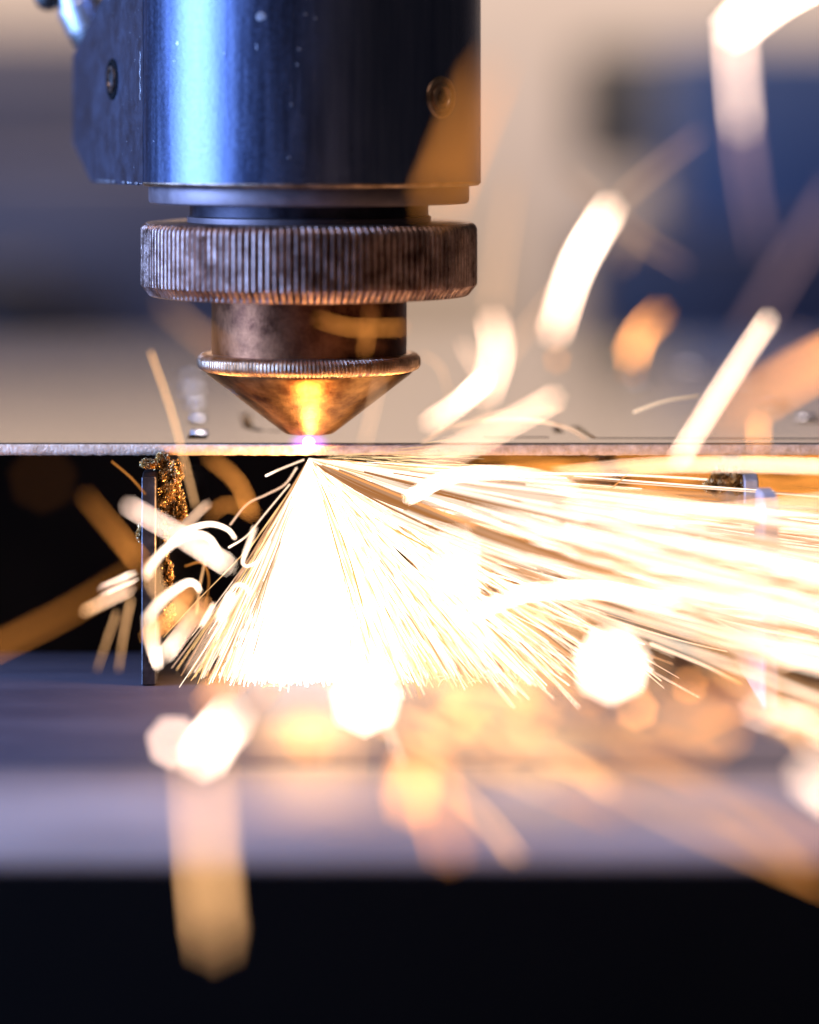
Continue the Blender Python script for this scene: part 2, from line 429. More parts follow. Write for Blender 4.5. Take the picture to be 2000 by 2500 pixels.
hl('housing', [(1.0, 2.52), (1.62, 2.52), (1.655, 2.53), (1.676, 2.556), (1.676, 7.0), (1.0, 7.0)], M['gunmetal'], head, n=256)
hl('lit_edge_ring', [(1.60, 2.516), (1.655, 2.522), (1.679, 2.548), (1.6785, 2.562)], M['lit_edge'], head, n=256, cap=False)  # added lighter ring: plume reflection on the lower edge put into its metal
hl('flange', [(1.2, 2.345), (1.54, 2.345), (1.558, 2.36), (1.564, 2.39), (1.564, 2.50), (1.555, 2.518), (1.2, 2.518)], M['flange'], head)
hl('collar', [(1.10, 2.10), (1.165, 2.10), (1.165, 2.34), (1.10, 2.34)], M['collar'], head)
hl('collar_step', [(1.10, 2.165), (1.19, 2.165), (1.19, 2.215), (1.17, 2.228), (1.10, 2.228)], M['flange'], head)
ring_prof = [(1.0, 2.165), (1.50, 2.165), (1.59, 2.155), (1.622, 2.135), (1.64, 2.10), (1.642, 2.05), (1.642, 1.9), (1.642, 1.75), (1.642, 1.60), (1.64, 1.555), (1.615, 1.525), (1.56, 1.455), (1.54, 1.445), (0.9, 1.445)]
hl('knurled_ring', ring_prof, M['ring'], head, knurl=152, depth=0.055, kmask=[0, 0, 0, .3, 1, 1, 1, 1, 1, 1, .35, 0, 0, 0])
hl('neck', [(0.8, 0.83), (0.94, 0.83), (0.955, 0.85), (0.95, 0.90), (0.953, 0.98), (0.953, 1.44), (0.8, 1.44)], M['copper'], head)
disc_prof = [(0.8, 0.885), (1.0, 0.885), (1.055, 0.875), (1.082, 0.85), (1.09, 0.825), (1.09, 0.79), (1.088, 0.765), (1.07, 0.735), (1.03, 0.715), (0.9, 0.712)]
hl('knurled_disc', disc_prof, M['brass_edge'], head, knurl=172, depth=0.036, kmask=[0, 0, .2, .8, 1, 1, 1, .7, .15, 0])
hl('nozzle_cone', [(0.9, 0.714), (1.012, 0.708), (1.005, 0.69), (0.62, 0.392), (0.40, 0.222), (0.25, 0.108), (0.232, 0.098), (0.21, 0.094), (0.09, 0.094), (0.06, 0.10), (0.06, 0.2)], M['cone'], head, n=256, cap=False)

# flat side plate running back from the left flank of the housing
ta = R(70)
base = Vector((-1.676 * math.sin(ta), -1.676 * math.cos(ta), 0))
dirv = Vector((-math.cos(ta), math.sin(ta), 0)); nrm = Vector((-math.sin(ta), -math.cos(ta), 0))
side = bpy.data.objects.new('side_plate', None)
bm = bmesh.new()
prof = [(-0.02, 2.526), (2.0, 2.526), (2.75, 2.915), (2.75, 3.85), (1.6, 4.36), (0.4, 4.9), (0.4, 7.0), (-0.02, 7.0)]
vv = [bm.verts.new(base + dirv * s + Vector((0, 0, z - 0.084)) + nrm * 0.004) for s, z in prof]
ff = bm.faces.new(vv)
r = bmesh.ops.extrude_face_region(bm, geom=[ff])
for g in r['geom']:
    if isinstance(g, bmesh.types.BMVert): g.co -= nrm * 0.8
bmesh.ops.bevel(bm, geom=list(bm.edges), offset=0.018, segments=2, affect='EDGES')
side = from_bm('side_plate', bm, M['plate_steel'], head, 30)

def basis(n):
    z = n.normalized(); x = Vector((0, 0, 1)).cross(z).normalized(); y = z.cross(x)
    return Matrix((x, y, z)).transposed().to_4x4()

def socket_screw(name, pos, n, rad, parent, ringmat, headmat, proud=0.012):
    m = Matrix.Translation(pos) @ basis(n)
    def rev(nm, prof, mat, par, nn=48):
        v, f = [], []
        for r_, z in prof:
            for j in range(nn):
                a = 2 * math.pi * j / nn
                v.append(m @ Vector((r_ * math.cos(a), r_ * math.sin(a), z)))
        for i in range(len(prof) - 1):
            for j in range(nn):
                a, b = i * nn + j, i * nn + (j + 1) % nn
                f.append((a, b, b + nn, a + nn))
        f.append(tuple(range((len(prof) - 1) * nn, len(prof) * nn)))
        return from_data(nm, v, f, mat, par, 30)
    s = rev(name, [(rad * 1.02, -0.01), (rad, proud), (rad * 0.92, proud + 0.008), (rad * 0.82, proud + 0.004), (rad * 0.80, 0.004)], ringmat, parent)
    rev('screw_rim', [(rad * 0.66, 0.003), (rad * 0.64, proud + 0.012), (rad * 0.5, proud + 0.016), (rad * 0.46, 0.008)], headmat, s)
    hx = [(rad * 0.34, 0.016), (rad * 0.32, 0.012), (rad * 0.05, 0.010)]
    rev('hex_socket', hx, M['rubber'], s, 6)
    return s
p = base + dirv * 1.12 + Vector((0, 0, 3.56 - 0.084)) + nrm * 0.005
socket_screw('socket_screw', p, nrm, 0.205, head, M['black'], M['screw'])  # black ring painted in for the shade of the recessed bore
an = math.asin(1.28 / 1.676); n2 = Vector((math.sin(an), -math.cos(an), 0))
socket_screw('socket_screw', n2 * 1.672 + Vector((0, 0, 3.37 - 0.084)), n2, 0.20, head, M['copper_screw'], M['copper_screw'])

# scratch and chipped paint on the seam
def chips(name, items, mat, parent):
    bm = bmesh.new()
    for (c, nn, sx, sz) in items:
        res = bmesh.ops.create_icosphere(bm, subdivisions=2, radius=1.0)
        b_ = basis(nn)
        for v in res['verts']:
            q = v.co * (1 + 0.4 * noise.noise(v.co * 2 + c * 7))
            v.co = c + (b_ @ Vector((q.x * sx, q.y * sz, q.z * 0.0018)))
    o = from_bm(name, bm, mat, parent, 60); o['kind'] = 'stuff'; return o
items = []
for i in range(26):
    z = 3.36 + 0.44 * i / 25
    items.append((base + dirv * (0.10 + 0.012 * math.sin(i)) + Vector((0, 0, z - 0.084)) + nrm * 0.005, nrm, 0.014 + rng.random() * 0.012, 0.018))
for i in range(34):
    s_ = rng.uniform(0.0, 1.95)
    items.append((base + dirv * s_ + Vector((0, 0, 2.545 - 0.084)) + nrm * 0.005, nrm, rng.uniform(0.01, 0.05), rng.uniform(0.004, 0.016)))
for i in range(60):
    s_ = rng.uniform(0.1, 2.6)
    items.append((base + dirv * s_ + Vector((0, 0, rng.uniform(2.6, 4.3) - 0.084)) + nrm * 0.003, nrm, rng.uniform(0.004, 0.012), rng.uniform(0.003, 0.007)))
def on_house(px, py):
    X = (px - 755) / S * 0.952
    a = math.asin(max(-1, min(1, X / 1.676))); n_ = Vector((math.sin(a), -math.cos(a), 0))
    pz = at(px, py, -1.676 * math.cos(a)).z
    return n_ * 1.676 + Vector((0, 0, pz - 0.084)), n_
for px, py, s1, s2 in [(650, 40, .050, .045), (438, 106, .022, .028), (745, 120, .03, .014), (740, 158, .014, .018), (760, 35, .03, .012), (785, 45, .02, .01), (725, 255, .012, .03), (720, 385, .02, .012), (640, 115, .006, .06), (430, 150, .01, .02), (560, 130, .012, .012), (372, 345, .012, .012), (505, 200, .02, .006), (1088, 238, .02, .03)]:
    c_, n_ = on_house(px, py); items.append((c_, n_, s1 * (1.0 if px == 650 else 0.55), s2 * (1.0 if px == 650 else 0.6)))
chips('worn_chips', items, M['worn'], head)

# hose fitting at the upper left, behind the side plate
a0, a1 = at(138, -110, 2.4), at(222, 66, 2.4)
ax = (a1 - a0).normalized()
mf = Matrix.Translation(a1 - Vector((0, 0, 0.084))) @ ax.to_track_quat('Z', 'X').to_matrix().to_4x4()
def fitting(nm, prof, mat, par, nn=64):
    v, f = [], []
    for r_, z in prof:
        for j in range(nn):
            a = 2 * math.pi * j / nn
            v.append(mf @ Vector((r_ * math.cos(a), r_ * math.sin(a), z)))
    for i in range(len(prof) - 1):
        for j in range(nn):
            a, b = i * nn + j, i * nn + (j + 1) % nn
            f.append((a, b, b + nn, a + nn))
    f.append(tuple(range((len(prof) - 1) * nn, len(prof) * nn))); f.append(tuple(reversed(range(nn))))
    return from_data(nm, v, f, mat, par, 35)
hf = fitting('hose_fitting', [(0.22, -0.9), (0.22, -0.30), (0.25, -0.28), (0.25, -0.03), (0.24, 0.0)], M['aluminium'], head)
fitting('gasket', [(0.235, 0.002), (0.245, 0.02), (0.24, 0.11), (0.20, 0.12)], M['rubber'], hf)
b0 = at(118, -10, 2.3) - Vector((0, 0, 0.084))
bm = bmesh.new(); res = bmesh.ops.create_uvsphere(bm, u_segments=24, v_segments=16, radius=0.15, matrix=Matrix.Translation(b0))
from_bm('release_button', bm, M['rubber'], hf, 180)

# ------------------------------------------------------------------ plasma at the cut
def plasma():
    bm = bmesh.new(); bmesh.ops.create_icosphere(bm, subdivisions=3, radius=0.055)
    core = from_bm('plasma_core', bm, None, None, 180)
    m = bpy.data.materials.new('plasma_core'); m.use_nodes = True; nt = m.node_tree
    nt.nodes.remove(nt.nodes['Principled BSDF'])
    e = nt.nodes.new('ShaderNodeEmission'); e.inputs[0].default_value = (1.0, 0.55, 1.0, 1); e.inputs[1].default_value = 6.0
    nt.links.new(e.outputs[0], nt.nodes['Material Output'].inputs['Surface']); core.data.materials.append(m)
    core.location = (0, -0.16, 0.028); core.scale = (1.1, 0.8, 0.95)
    tag(core, 'glowing white violet plasma spot between the nozzle tip and the sheet', 'plasma')
    bm = bmesh.new(); bmesh.ops.create_icosphere(bm, subdivisions=3, radius=1.0)
    halo = from_bm('plasma_halo', bm, None, core, 180)
    m = bpy.data.materials.new('plasma_halo'); m.use_nodes = True; nt = m.node_tree; N, L = nt.nodes, nt.links
    N.remove(N['Principled BSDF'])
    tc = N.new('ShaderNodeTexCoord'); ln = N.new('ShaderNodeVectorMath'); ln.operation = 'LENGTH'
    L.new(tc.outputs['Object'], ln.inputs[0])
    mr = N.new('ShaderNodeMapRange'); mr.interpolation_type = 'SMOOTHERSTEP'
    mr.inputs['From Min'].default_value = 1.0; mr.inputs['From Max'].default_value = 0.1; mr.inputs['To Min'].default_value = 0; mr.inputs['To Max'].default_value = 9.0
    L.new(ln.outputs['Value'], mr.inputs['Value'])
    e = N.new('ShaderNodeEmission'); e.inputs[0].default_value = (0.55, 0.14, 1.0, 1); L.new(mr.outputs[0], e.inputs[1])
    L.new(e.outputs[0], N['Material Output'].inputs['Volume']); halo.data.materials.append(m)
    halo.scale = (0.23, 0.2, 0.13)
plasma()

# ------------------------------------------------------------------ sparks
APX = APERTURE * S * 32.0 / FOCUS
def dist_for_blur(D, behind=False):
    return FOCUS * APX / (APX - D) if behind else FOCUS * APX / (APX + D)
def blur_px(dist):
    return APX * np.abs(FOCUS - dist) / dist

def tubes(polys, name, mat, sides=5):
    """polys: list of (points Nx3, radii N, heat Nx3) -> one mesh of capped tapering filaments"""
    V, F, H = [], [], []
    off = 0
    ang = np.arange(sides) * 2 * np.pi / sides
    for P, Rr, Hc in polys:
        P = np.asarray(P, float); n = len(P)
        T = np.gradient(P, axis=0); T /= np.linalg.norm(T, axis=1)[:, None] + 1e-12
        ref = np.tile(np.array([0.13, 1.0, 0.07]), (n, 1))
        U = np.cross(T, ref); U /= np.linalg.norm(U, axis=1)[:, None] + 1e-12
        W = np.cross(T, U)
        ringv = P[:, None, :] + np.asarray(Rr)[:, None, None] * (np.cos(ang)[None, :, None] * U[:, None, :] + np.sin(ang)[None, :, None] * W[:, None, :])
        V.append(ringv.reshape(-1, 3)); H.append(np.repeat(np.asarray(Hc, float), sides, axis=0))
        i, j = np.meshgrid(np.arange(n - 1), np.arange(sides), indexing='ij')
        a = off + i * sides + j; b = off + i * sides + (j + 1) % sides
        F.append(np.stack([a, b, b + sides, a + sides], -1).reshape(-1, 4))
        off += n * sides
    V = np.concatenate(V); F = np.concatenate(F); H = np.concatenate(H)
    me = bpy.data.meshes.new(name)
    me.vertices.add(len(V)); me.vertices.foreach_set('co', V.astype(np.float32).ravel())
    me.loops.add(F.size); me.loops.foreach_set('vertex_index', F.ravel().astype(np.int32))
    me.polygons.add(len(F)); me.polygons.foreach_set('loop_start', np.arange(0, F.size, 4, dtype=np.int32))
    me.update(calc_edges=True)
    ca = me.attributes.new('ember_glow', 'FLOAT_COLOR', 'POINT')
    ca.data.foreach_set('color', np.concatenate([H, np.ones((len(H), 1))], 1).astype(np.float32).ravel())
    me.materials.append(mat)
    return me

def smooth_path(pts, n):
    pts = np.asarray(pts, float)
    if len(pts) == 2:
        t = np.linspace(0, 1, n)[:, None]; return pts[0] * (1 - t) + pts[1] * t
    # Catmull-Rom
    P = np.vstack([2 * pts[0] - pts[1], pts, 2 * pts[-1] - pts[-2]])
    seg = len(pts) - 1; out = []
    for q in np.linspace(0, seg, n):
        i = min(int(q), seg - 1); t = q - i
        p0, p1, p2, p3 = P[i], P[i + 1], P[i + 2], P[i + 3]
        out.append(0.5 * (2 * p1 + (p2 - p0) * t + (2 * p0 - 5 * p1 + 4 * p2 - p3) * t * t + (3 * p1 - p0 - 3 * p2 + p3) * t ** 3))
    return np.array(out)

K = 2000.0 / 1725.0
WH = (2.3, 1.7, 1.28); PK = (1.2, 0.82, 0.64); PE = (1.15, 0.70, 0.45); CR = (1.5, 1.05, 0.73); OR = (1.3, 0.50, 0.14); TN = (0.54, 0.28, 0.12); BR = (0.30, 0.105, 0.02); DM = (0.10, 0.055, 0.03); MV = (0.075, 0.045, 0.05); HOT = (3.6, 2.75, 2.15)
def mul(c, f): return tuple(x * f for x in c)

SPARKS = []
LENS = 1.19      # a seven-sided disc reads narrower than its circle
def spark(pts, width, heat, label, frac=0.08, behind=False):
    """one flying spark: its path (drawn in the photo's 1725-wide view), blur-disc width along it, glow along it"""
    pts = [(x * K, y * K) for x, y in pts]
    ws = np.array(width if isinstance(width, list) else [width], float) * K * LENS
    L0 = math.hypot(pts[-1][0] - pts[0][0], pts[-1][1] - pts[0][1])
    blob = L0 < 0.6 * ws[0]
    if blob: frac = max(frac, 0.17)
    n = 5 if len(pts) == 2 else 30
    path = smooth_path(pts, n)
    t = np.linspace(0, 1, n)
    Wp = np.interp(t, np.linspace(0, 1, len(ws)), ws)
    wpx = np.maximum(3.0, frac * Wp); D = np.maximum(0.1, Wp - wpx)
    dist = dist_for_blur(D, behind); Y = CY + dist
    P = np.array([at(x, y, yy) for (x, y), yy in zip(path, Y)])
    rad = wpx / 2 / S * dist / 32.0
    # the glow spread over the blur disc is the filament's own glow times its share of the disc
    share = np.where(D > wpx, np.minimum(1.0, 1.27 * wpx / np.maximum(D, wpx)), 1.0)
    if blob: share = np.minimum(1.0, wpx * (L0 + wpx) / (0.785 * D * D))
    hs = np.array([heat] if not isinstance(heat, list) else heat, float)
    tt = np.linspace(0, len(hs) - 1, n)
    H = np.stack([np.interp(tt, np.arange(len(hs)), hs[:, c]) for c in range(3)], 1) / share[:, None]
    e0 = (P[1] - P[0]) / np.linalg.norm(P[1] - P[0]); e1 = (P[-1] - P[-2]) / np.linalg.norm(P[-1] - P[-2])
    P = np.vstack([P[0] - e0 * rad[0] * 0.6, P, P[-1] + e1 * rad[-1] * 0.6])
    rr = np.concatenate([[rad[0] * 0.25], rad, [rad[-1] * 0.25]]); H = np.vstack([H[:1], H, H[-1:]])
    me = tubes([(P, rr, H)], 'spark', M['glow'], 8)
    me.polygons.foreach_set('use_smooth', [True] * len(me.polygons))
    o = bpy.data.objects.new('spark', me); C.objects.link(o)
    c = Vector(P.mean(0)); me.transform(Matrix.Translation(-c)); o.location = c
    tag(o, label, 'spark', 'sparks flying off the cut')
    SPARKS.append(o)

# upper right
spark([(1760, -70), (1640, -10), (1545, 60)], 112, [WH, HOT, HOT], 'thick white spark streak entering at the top right corner')
spark([(1548, 75), (1552, 150), (1562, 272)], 110, [PK, mul(PK, .8), mul(PK, .6)], 'upright peach spark streak hanging below the white one in the top right corner')
spark([(1560, 270), (1578, 400), (1600, 520)], 112, [mul(MV, 2.2), MV, mul(MV, .5)], 'faint mauve continuation under the upright peach streak, over the blue cabinet')
spark([(1470, 285), (1330, 400), (1180, 560)], 72, [MV, mul(DM, 1.2), mul(DM, .7)], 'faint brown streak slanting up right behind the tip of the large white streak')
spark([(1200, 370), (1330, 490), (1440, 560)], 76, [mul(DM, .6), DM, mul(MV, .6)], 'faint beige streak slanting down right behind the large white streak')
spark([(1283, 440), (1215, 560), (1168, 700)], 88, [CR, HOT, WH, mul(PE, 1.2)], 'large curved white spark streak in mid air right of the knurled ring')
spark([(1174, 752), (1172, 762)], 66, mul(BR, .7), 'dim brown spark spot just under the lower end of the large white streak')
spark([(1390, 660), (1350, 700), (1330, 748)], 90, [mul(BR, 1.2), OR, mul(OR, 1.4)], 'fat short orange spark streak floating between two white ones')
spark([(1331, 772), (1330, 778)], 84, mul(BR, .45), 'dim brown shadow-like spark spot under the fat orange streak')
spark([(1618, 672), (1520, 820), (1430, 965)], 57, [CR, CR, mul(CR, .9)], 'long straight cream spark streak ending on the edge of the sheet at the right')
spark([(1038, 678), (1046, 750), (1022, 828)], 84, [PE, CR, PE], 'short broad peach streak standing right of the nozzle cone')
spark([(1020, 800), (965, 850), (905, 890)], 56, [HOT, CR, PE], 'white streak running down left from the broad peach one, right of the cone')
spark([(975, 726), (1010, 790)], 50, mul(PE, .3), 'faint peach fringe on the left of the broad peach streak')
spark([(1168, 838), (1000, 930), (880, 985)], 66, [mul(PE, .9), mul(PE, .8), mul(PE, .7)], 'pale peach streak crossing the sheet edge at a slant, right of the cone')
spark([(1334, 868), (1400, 845), (1470, 834)], 15, [mul(CR, .5), mul(CR, .35), mul(CR, .2)], 'small thin pale arc above the sheet left of the long cream streak', .3)
spark([(1598, 888), (1598, 935)], 60, mul(OR, .7), 'short faint orange streak above the sheet, right of the long cream one')
spark([(890, 932), (960, 895), (1090, 882), (1190, 900), (1235, 925)], 16, [mul(PE, .5), mul(PE, .5), PE, mul(PE, .6), mul(PE, .4)], 'thin pale arc bowing over the sheet right of the cone', .3)
spark([(960, 905), (1050, 872), (1180, 862)], 24, [mul(PE, .35), mul(PE, .5), mul(PE, .3)], 'thin faint streak just above the pale arc right of the cone', .2)
spark([(1790, 735), (1660, 800), (1500, 905)], 125, [OR, mul(OR, .6), mul(BR, .8)], 'broad faint orange streak coming in from the right edge above the sheet')
spark([(1760, 400), (1660, 560), (1540, 760)], 120, [mul(MV, .9), mul(MV, .9), mul(MV, .5)], 'broad faint mauve streak over the blue cabinet', behind=True)
spark([(1032, 150), (985, 270), (925, 420)], 150, [mul(BR, .55), mul(BR, 1.0), mul(BR, 1.3)], 'broad dim orange streak crossing the right flank of the dark housing')
spark([(1078, 380), (1060, 500), (1040, 650)], 86, [mul(DM, 1.0), mul(DM, 1.6), mul(DM, 2.2)], 'faint upright beige streak beside the knurled ring')
spark([(1215, 560), (1090, 720), (1000, 870)], 62, [mul(DM, 1.2), mul(DM, 1.8), mul(DM, 1.4)], 'faint beige streak slanting down from the large white one to the sheet')
spark([(318, 742), (365, 880), (412, 1065)], 24, [mul(TN, .9), TN, mul(TN, .7)], 'long thin tan streak crossing the sheet edge left of the cone', .12)
spark([(345, 640), (400, 690), (470, 745)], 84, [mul(DM, .7), mul(DM, 1.3), mul(BR, .5)], 'faint tan streak left of the copper neck')
spark([(800, 800), (782, 880), (768, 935)], 40, [mul(DM, 2), mul(DM, 2.6), mul(DM, 2)], 'faint tan streak across the right slope of the nozzle cone')
spark([(670, 672), (740, 690), (850, 690)], 44, [mul(BR, .5), mul(BR, 1.1), mul(BR, .8)], 'brown orange streak lying across the copper neck')
spark([(781, 655), (779, 690)], 44, mul(BR, .3), 'short brown streak standing on the copper neck below the ring')
spark([(775, 700), (768, 740)], 42, mul(BR, .8), 'dim brown spark spot at the lower edge of the copper neck')
spark([(890, 745), (928, 775), (948, 840)], 30, [mul(DM, 1.2), mul(DM, 2), mul(DM, .8)], 'faint curl just right of the knurled disc')
spark([(1310, 560), (1350, 480)], 78, mul(DM, .8), 'faint beige spark spot right of the large white streak')
# left, under the sheet
spark([(272, 1066), (375, 1125), (478, 1190)], 50, [PK, mul(PK, 1.15), WH], 'broad pinkish white streak slanting down right in front of the left slat')
spark([(495, 1133), (480, 1115), (450, 1104), (420, 1107), (390, 1120), (360, 1145), (330, 1175), (310, 1200)], [13, 15, 20, 28], [WH, HOT, HOT, WH, CR], 'upper of two white hooked spark arcs left of the spark cone', .25)
spark([(462, 1177), (457, 1155), (440, 1132), (415, 1125), (380, 1135), (345, 1160), (320, 1190), (310, 1212)], [16, 18, 24, 30], [WH, HOT, HOT, WH, CR], 'lower of two white hooked spark arcs left of the spark cone', .25)
spark([(420, 1243), (412, 1230), (395, 1227), (365, 1245), (335, 1270), (312, 1303)], [17, 20, 28, 36], [WH, HOT, WH, CR], 'short white hooked arc below the two larger hooks', .22)
spark([(316, 1312), (322, 1355), (332, 1400)], [42, 38, 28], [PE, CR, HOT], 'yellow white streak standing at the foot of the left slat', .12)
spark([(350, 1378), (390, 1325), (432, 1272)], 40, [WH, PE, mul(OR, .9)], 'orange white streak rising right from the foot of the left slat')
spark([(180, 1288), (230, 1262), (272, 1240)], 36, [mul(TN, 1.5), mul(PE, .8), PE], 'tan streak left of the slat, the lower of a pair')
spark([(218, 1242), (280, 1214)], 30, [PK, WH], 'pinkish white streak left of the slat, the upper of a pair')
spark([(438, 1060), (412, 1085), (375, 1122)], 24, [mul(PE, .55), mul(PE, .7), mul(PE, .5)], 'short peach streak right of the slag crust')
spark([(440, 962), (500, 1015), (530, 1082)], 44, [mul(BR, .7), mul(BR, 1.6), mul(BR, 1.8)], 'brown orange arc under the sheet left of the spark cone')
spark([(440, 1085), (480, 1062), (530, 1080)], 40, [mul(BR, .5), BR, mul(BR, .7)], 'small dim brown arc under the brown orange one')
spark([(180, 1045), (235, 1110), (292, 1180)], 58, [mul(BR, .3), mul(BR, .8), mul(BR, 1.8)], 'dim brown streak pointing down right at the left slat')
spark([(-30, 1375), (140, 1290), (290, 1200)], 74, [mul(BR, .7), mul(BR, .45), mul(BR, .2)], 'dim brown streak rising from the left edge over the dark pit')
spark([(88, 1005), (92, 1012)], 150, mul(BR, .07), 'very dim brown spark spot in the dark pit at the left')
spark([(276, 1262), (262, 1330), (250, 1410)], 26, [mul(TN, .8), mul(TN, .7), mul(TN, .3)], 'dim tan streak hanging beside the left slat, nearer the slat')
spark([(246, 1290), (225, 1350), (205, 1410)], 26, [mul(TN, .6), mul(TN, .5), mul(TN, .2)], 'dim tan streak hanging left of the slat, farther from the slat')
spark([(432, 1180), (420, 1240), (414, 1292)], 10, [mul(TN, 1.2), mul(TN, 1.6), TN], 'thin upright tan streak between the hooked arcs and the cone', .35)
spark([(390, 1192), (425, 1185), (440, 1220), (432, 1280)], 9, [BR, mul(BR, 2), BR, mul(BR, .7)], 'thin brown hook between the white hooks', .35)
spark([(236, 972), (275, 1005), (306, 1040)], 9, [mul(BR, 1.2), mul(BR, 1.6), BR], 'thin brown streak just under the sheet, above the slat', .35)
spark([(400, 1240), (370, 1290), (310, 1340)], 40, [mul(OR, .6), OR, mul(OR, .7)], 'orange streak behind the short white hook')
spark([(320, 1190), (330, 1240), (400, 1310)], 44, [mul(TN, 1.2), TN, mul(TN, .8)], 'tan streak crossing behind the lower white hook')
spark([(470, 1300), (440, 1345), (400, 1410)], 30, [mul(PE, .8), mul(PE, .6), mul(PE, .4)], 'peach streak along the left foot of the spark cone')
spark([(424, 1318), (436, 1298), (450, 1272)], 16, [CR, WH, CR], 'white streak just left of the spark cone, below the hooks', .25)
spark([(462, 1302), (474, 1280), (488, 1252)], 26, [WH, HOT, HOT], 'white streak touching the left flank of the spark cone', .2)
spark([(536, 1112), (524, 1145), (514, 1172), (512, 1188), (524, 1192), (544, 1182)], [18, 16, 9, 8], [CR, WH, WH, HOT], 'white J shaped spark on the left flank of the spark cone, high up', .3)
spark([(487, 1242), (500, 1231), (518, 1236), (526, 1250)], 13, [CR, WH, HOT], 'small white curl on the left flank of the spark cone', .3)
# in front of the bed
spark([(362, 1558), (370, 1568)], 118, [mul(PK, 1.35)] * 2, 'pinkish seven-sided spark spot over the bed, left of the hot white streak')
spark([(490, 1512), (455, 1550), (428, 1594)], 116, [CR, HOT, HOT], 'short hot white streak over the bed at the left')
spark([(425, 1610), (436, 1800), (452, 1985)], 156, [mul(TN, .7), mul(TN, 1.35), mul(TN, 1.5), mul(TN, .8)], 'broad tan streak hanging down over the black front panel')
spark([(768, 1470), (772, 1478)], 152, [HOT] * 2, 'hot white seven-sided spark spot at the foot of the spark cone')
spark([(878, 1600), (864, 1690)], 142, [mul(OR, 1.0), mul(OR, 1.25)], 'broad orange spark blob over the pale rail, the brighter of a pair')
spark([(898, 1600), (920, 1700), (948, 1790)], 140, [mul(BR, 1.6), mul(BR, 2.2), mul(BR, 1.3)], 'broad brown orange streak over the pale rail, the dimmer of a pair')
spark([(1292, 1392), (1284, 1408)], 162, [HOT] * 2, 'largest hot white seven-sided spark spot right of the spark cone')
spark([(1595, 1496), (1680, 1520), (1790, 1560)], 88, [PK, CR, CR], 'pinkish white streak leaving at the right edge over the bed, upper one')
spark([(1705, 1630), (1770, 1680)], 140, [mul(PK, 1.0), CR], 'pinkish white streak at the right edge over the pale rail, lower one')
spark([(1338, 1488), (1342, 1496)], 96, mul(OR, .75), 'orange spark spot below the largest white spot')
spark([(1240, 1465), (1246, 1470)], 92, mul(BR, .8), 'dim brown spark spot left of the orange spot below the largest white one')
spark([(640, 1530), (655, 1570)], 118, mul(BR, 1.5), 'brown orange spark blob over the bed left of the white spot')
spark([(1000, 1470), (950, 1530)], 120, mul(OR, .75), 'orange spark blob over the bed right of the white spot')
spark([(1450, 1440), (1454, 1446)], 84, mul(OR, .45), 'faint orange spark spot over the bed at the right')
spark([(500, 1410), (440, 1480)], 84, mul(OR, .6), 'orange streak between the hot white streak and the spark cone')
spark([(585, 1425), (540, 1470)], 70, mul(BR, 1.2), 'dim brown spark blob under the left foot of the cone')
spark([(1220, 1560), (1420, 1680), (1760, 1830)], 170, [mul(BR, .8), mul(TN, .5), mul(BR, 1.0)], 'very broad faint tan streak sweeping over the pale rail at the right')
spark([(730, 1500), (720, 1620)], 110, mul(DM, 1.8), 'faint peach streak hanging below the white spot at the foot of the cone')
spark([(1130, 1480), (1060, 1560)], 140, mul(OR, .35), 'broad faint orange streak over the middle of the bed')
spark([(1420, 1520), (1600, 1440)], 130, mul(BR, 1.3), 'broad brown streak rising right over the bed')
spark([(1330, 1560), (1480, 1620)], 130, mul(BR, .9), 'broad brown streak sloping right over the bed')
spark([(1110, 1445), (1085, 1500)], 96, mul(OR, .42), 'soft orange spark spot over the bed between the two hot white spots')
spark([(1500, 1530), (1540, 1548)], 120, mul(OR, .32), 'soft orange spark spot left of the pinkish streak leaving at the right edge')
spark([(1640, 1385), (1700, 1372)], 70, mul(PE, .8), 'soft cream spark spot near the right edge under the spray')
spark([(1180, 1640), (1290, 1690)], 150, mul(BR, .7), 'faint brown spark blob over the pale rail right of the orange pair')
# long streaks on the right under the sheet
spark([(862, 1048), (950, 1003), (1060, 996), (1150, 1008), (1212, 1034)], 34, [HOT, HOT, WH, CR, PE], 'bright arc leaping right from the cone just under the sheet')
spark([(1170, 1000), (1350, 982), (1560, 978), (1790, 984)], 38, [mul(PE, .7), PE, mul(CR, .95), CR], 'long level peach streak just under the sheet at the right')
spark([(1000, 1290), (1110, 1248), (1260, 1243), (1420, 1270)], 42, [HOT, HOT, WH, CR], 'bright white arc low in the right part of the spray')
spark([(1780, 1050), (1560, 1075), (1400, 1085), (1200, 1060)], 44, [mul(PE, .6), mul(PE, .75), PE, PE], 'peach streak bending up to the right edge')
spark([(1190, 1022), (1360, 1042), (1580, 1085)], 24, [mul(TN, 1.0), mul(TN, 1.1), TN], 'tan streak under the long level peach one')
spark([(960, 1150), (965, 1240)], 100, [mul(WH, 1.2)] * 2, 'soft white glowing spark inside the right part of the spray')
spark([(1370, 1355), (1480, 1400), (1560, 1440)], 12, [CR, mul(CR, .8), mul(OR, .6)], 'thin yellow streak below the spray right of the largest white spot', .3)
spark([(970, 1038), (900, 1118)], 6, [CR, CR], 'thin cream streak rising right out of the spray', .5)
spark([(1228, 1148), (1160, 1155), (1050, 1132), (960, 1090)], 9, [HOT, WH, CR, CR], 'thin white streak with a bright tip in the middle of the spray', .4)
spark([(1320, 1000), (1200, 1110), (1130, 1225)], 5, [mul(OR, .8), OR, CR], 'hair thin yellow streak rising right across the spray', .5)
spark([(560, 1002), (590, 988), (640, 968)], 7, [HOT, CR, CR], 'small bright forked streak at the top left of the cone', .5)
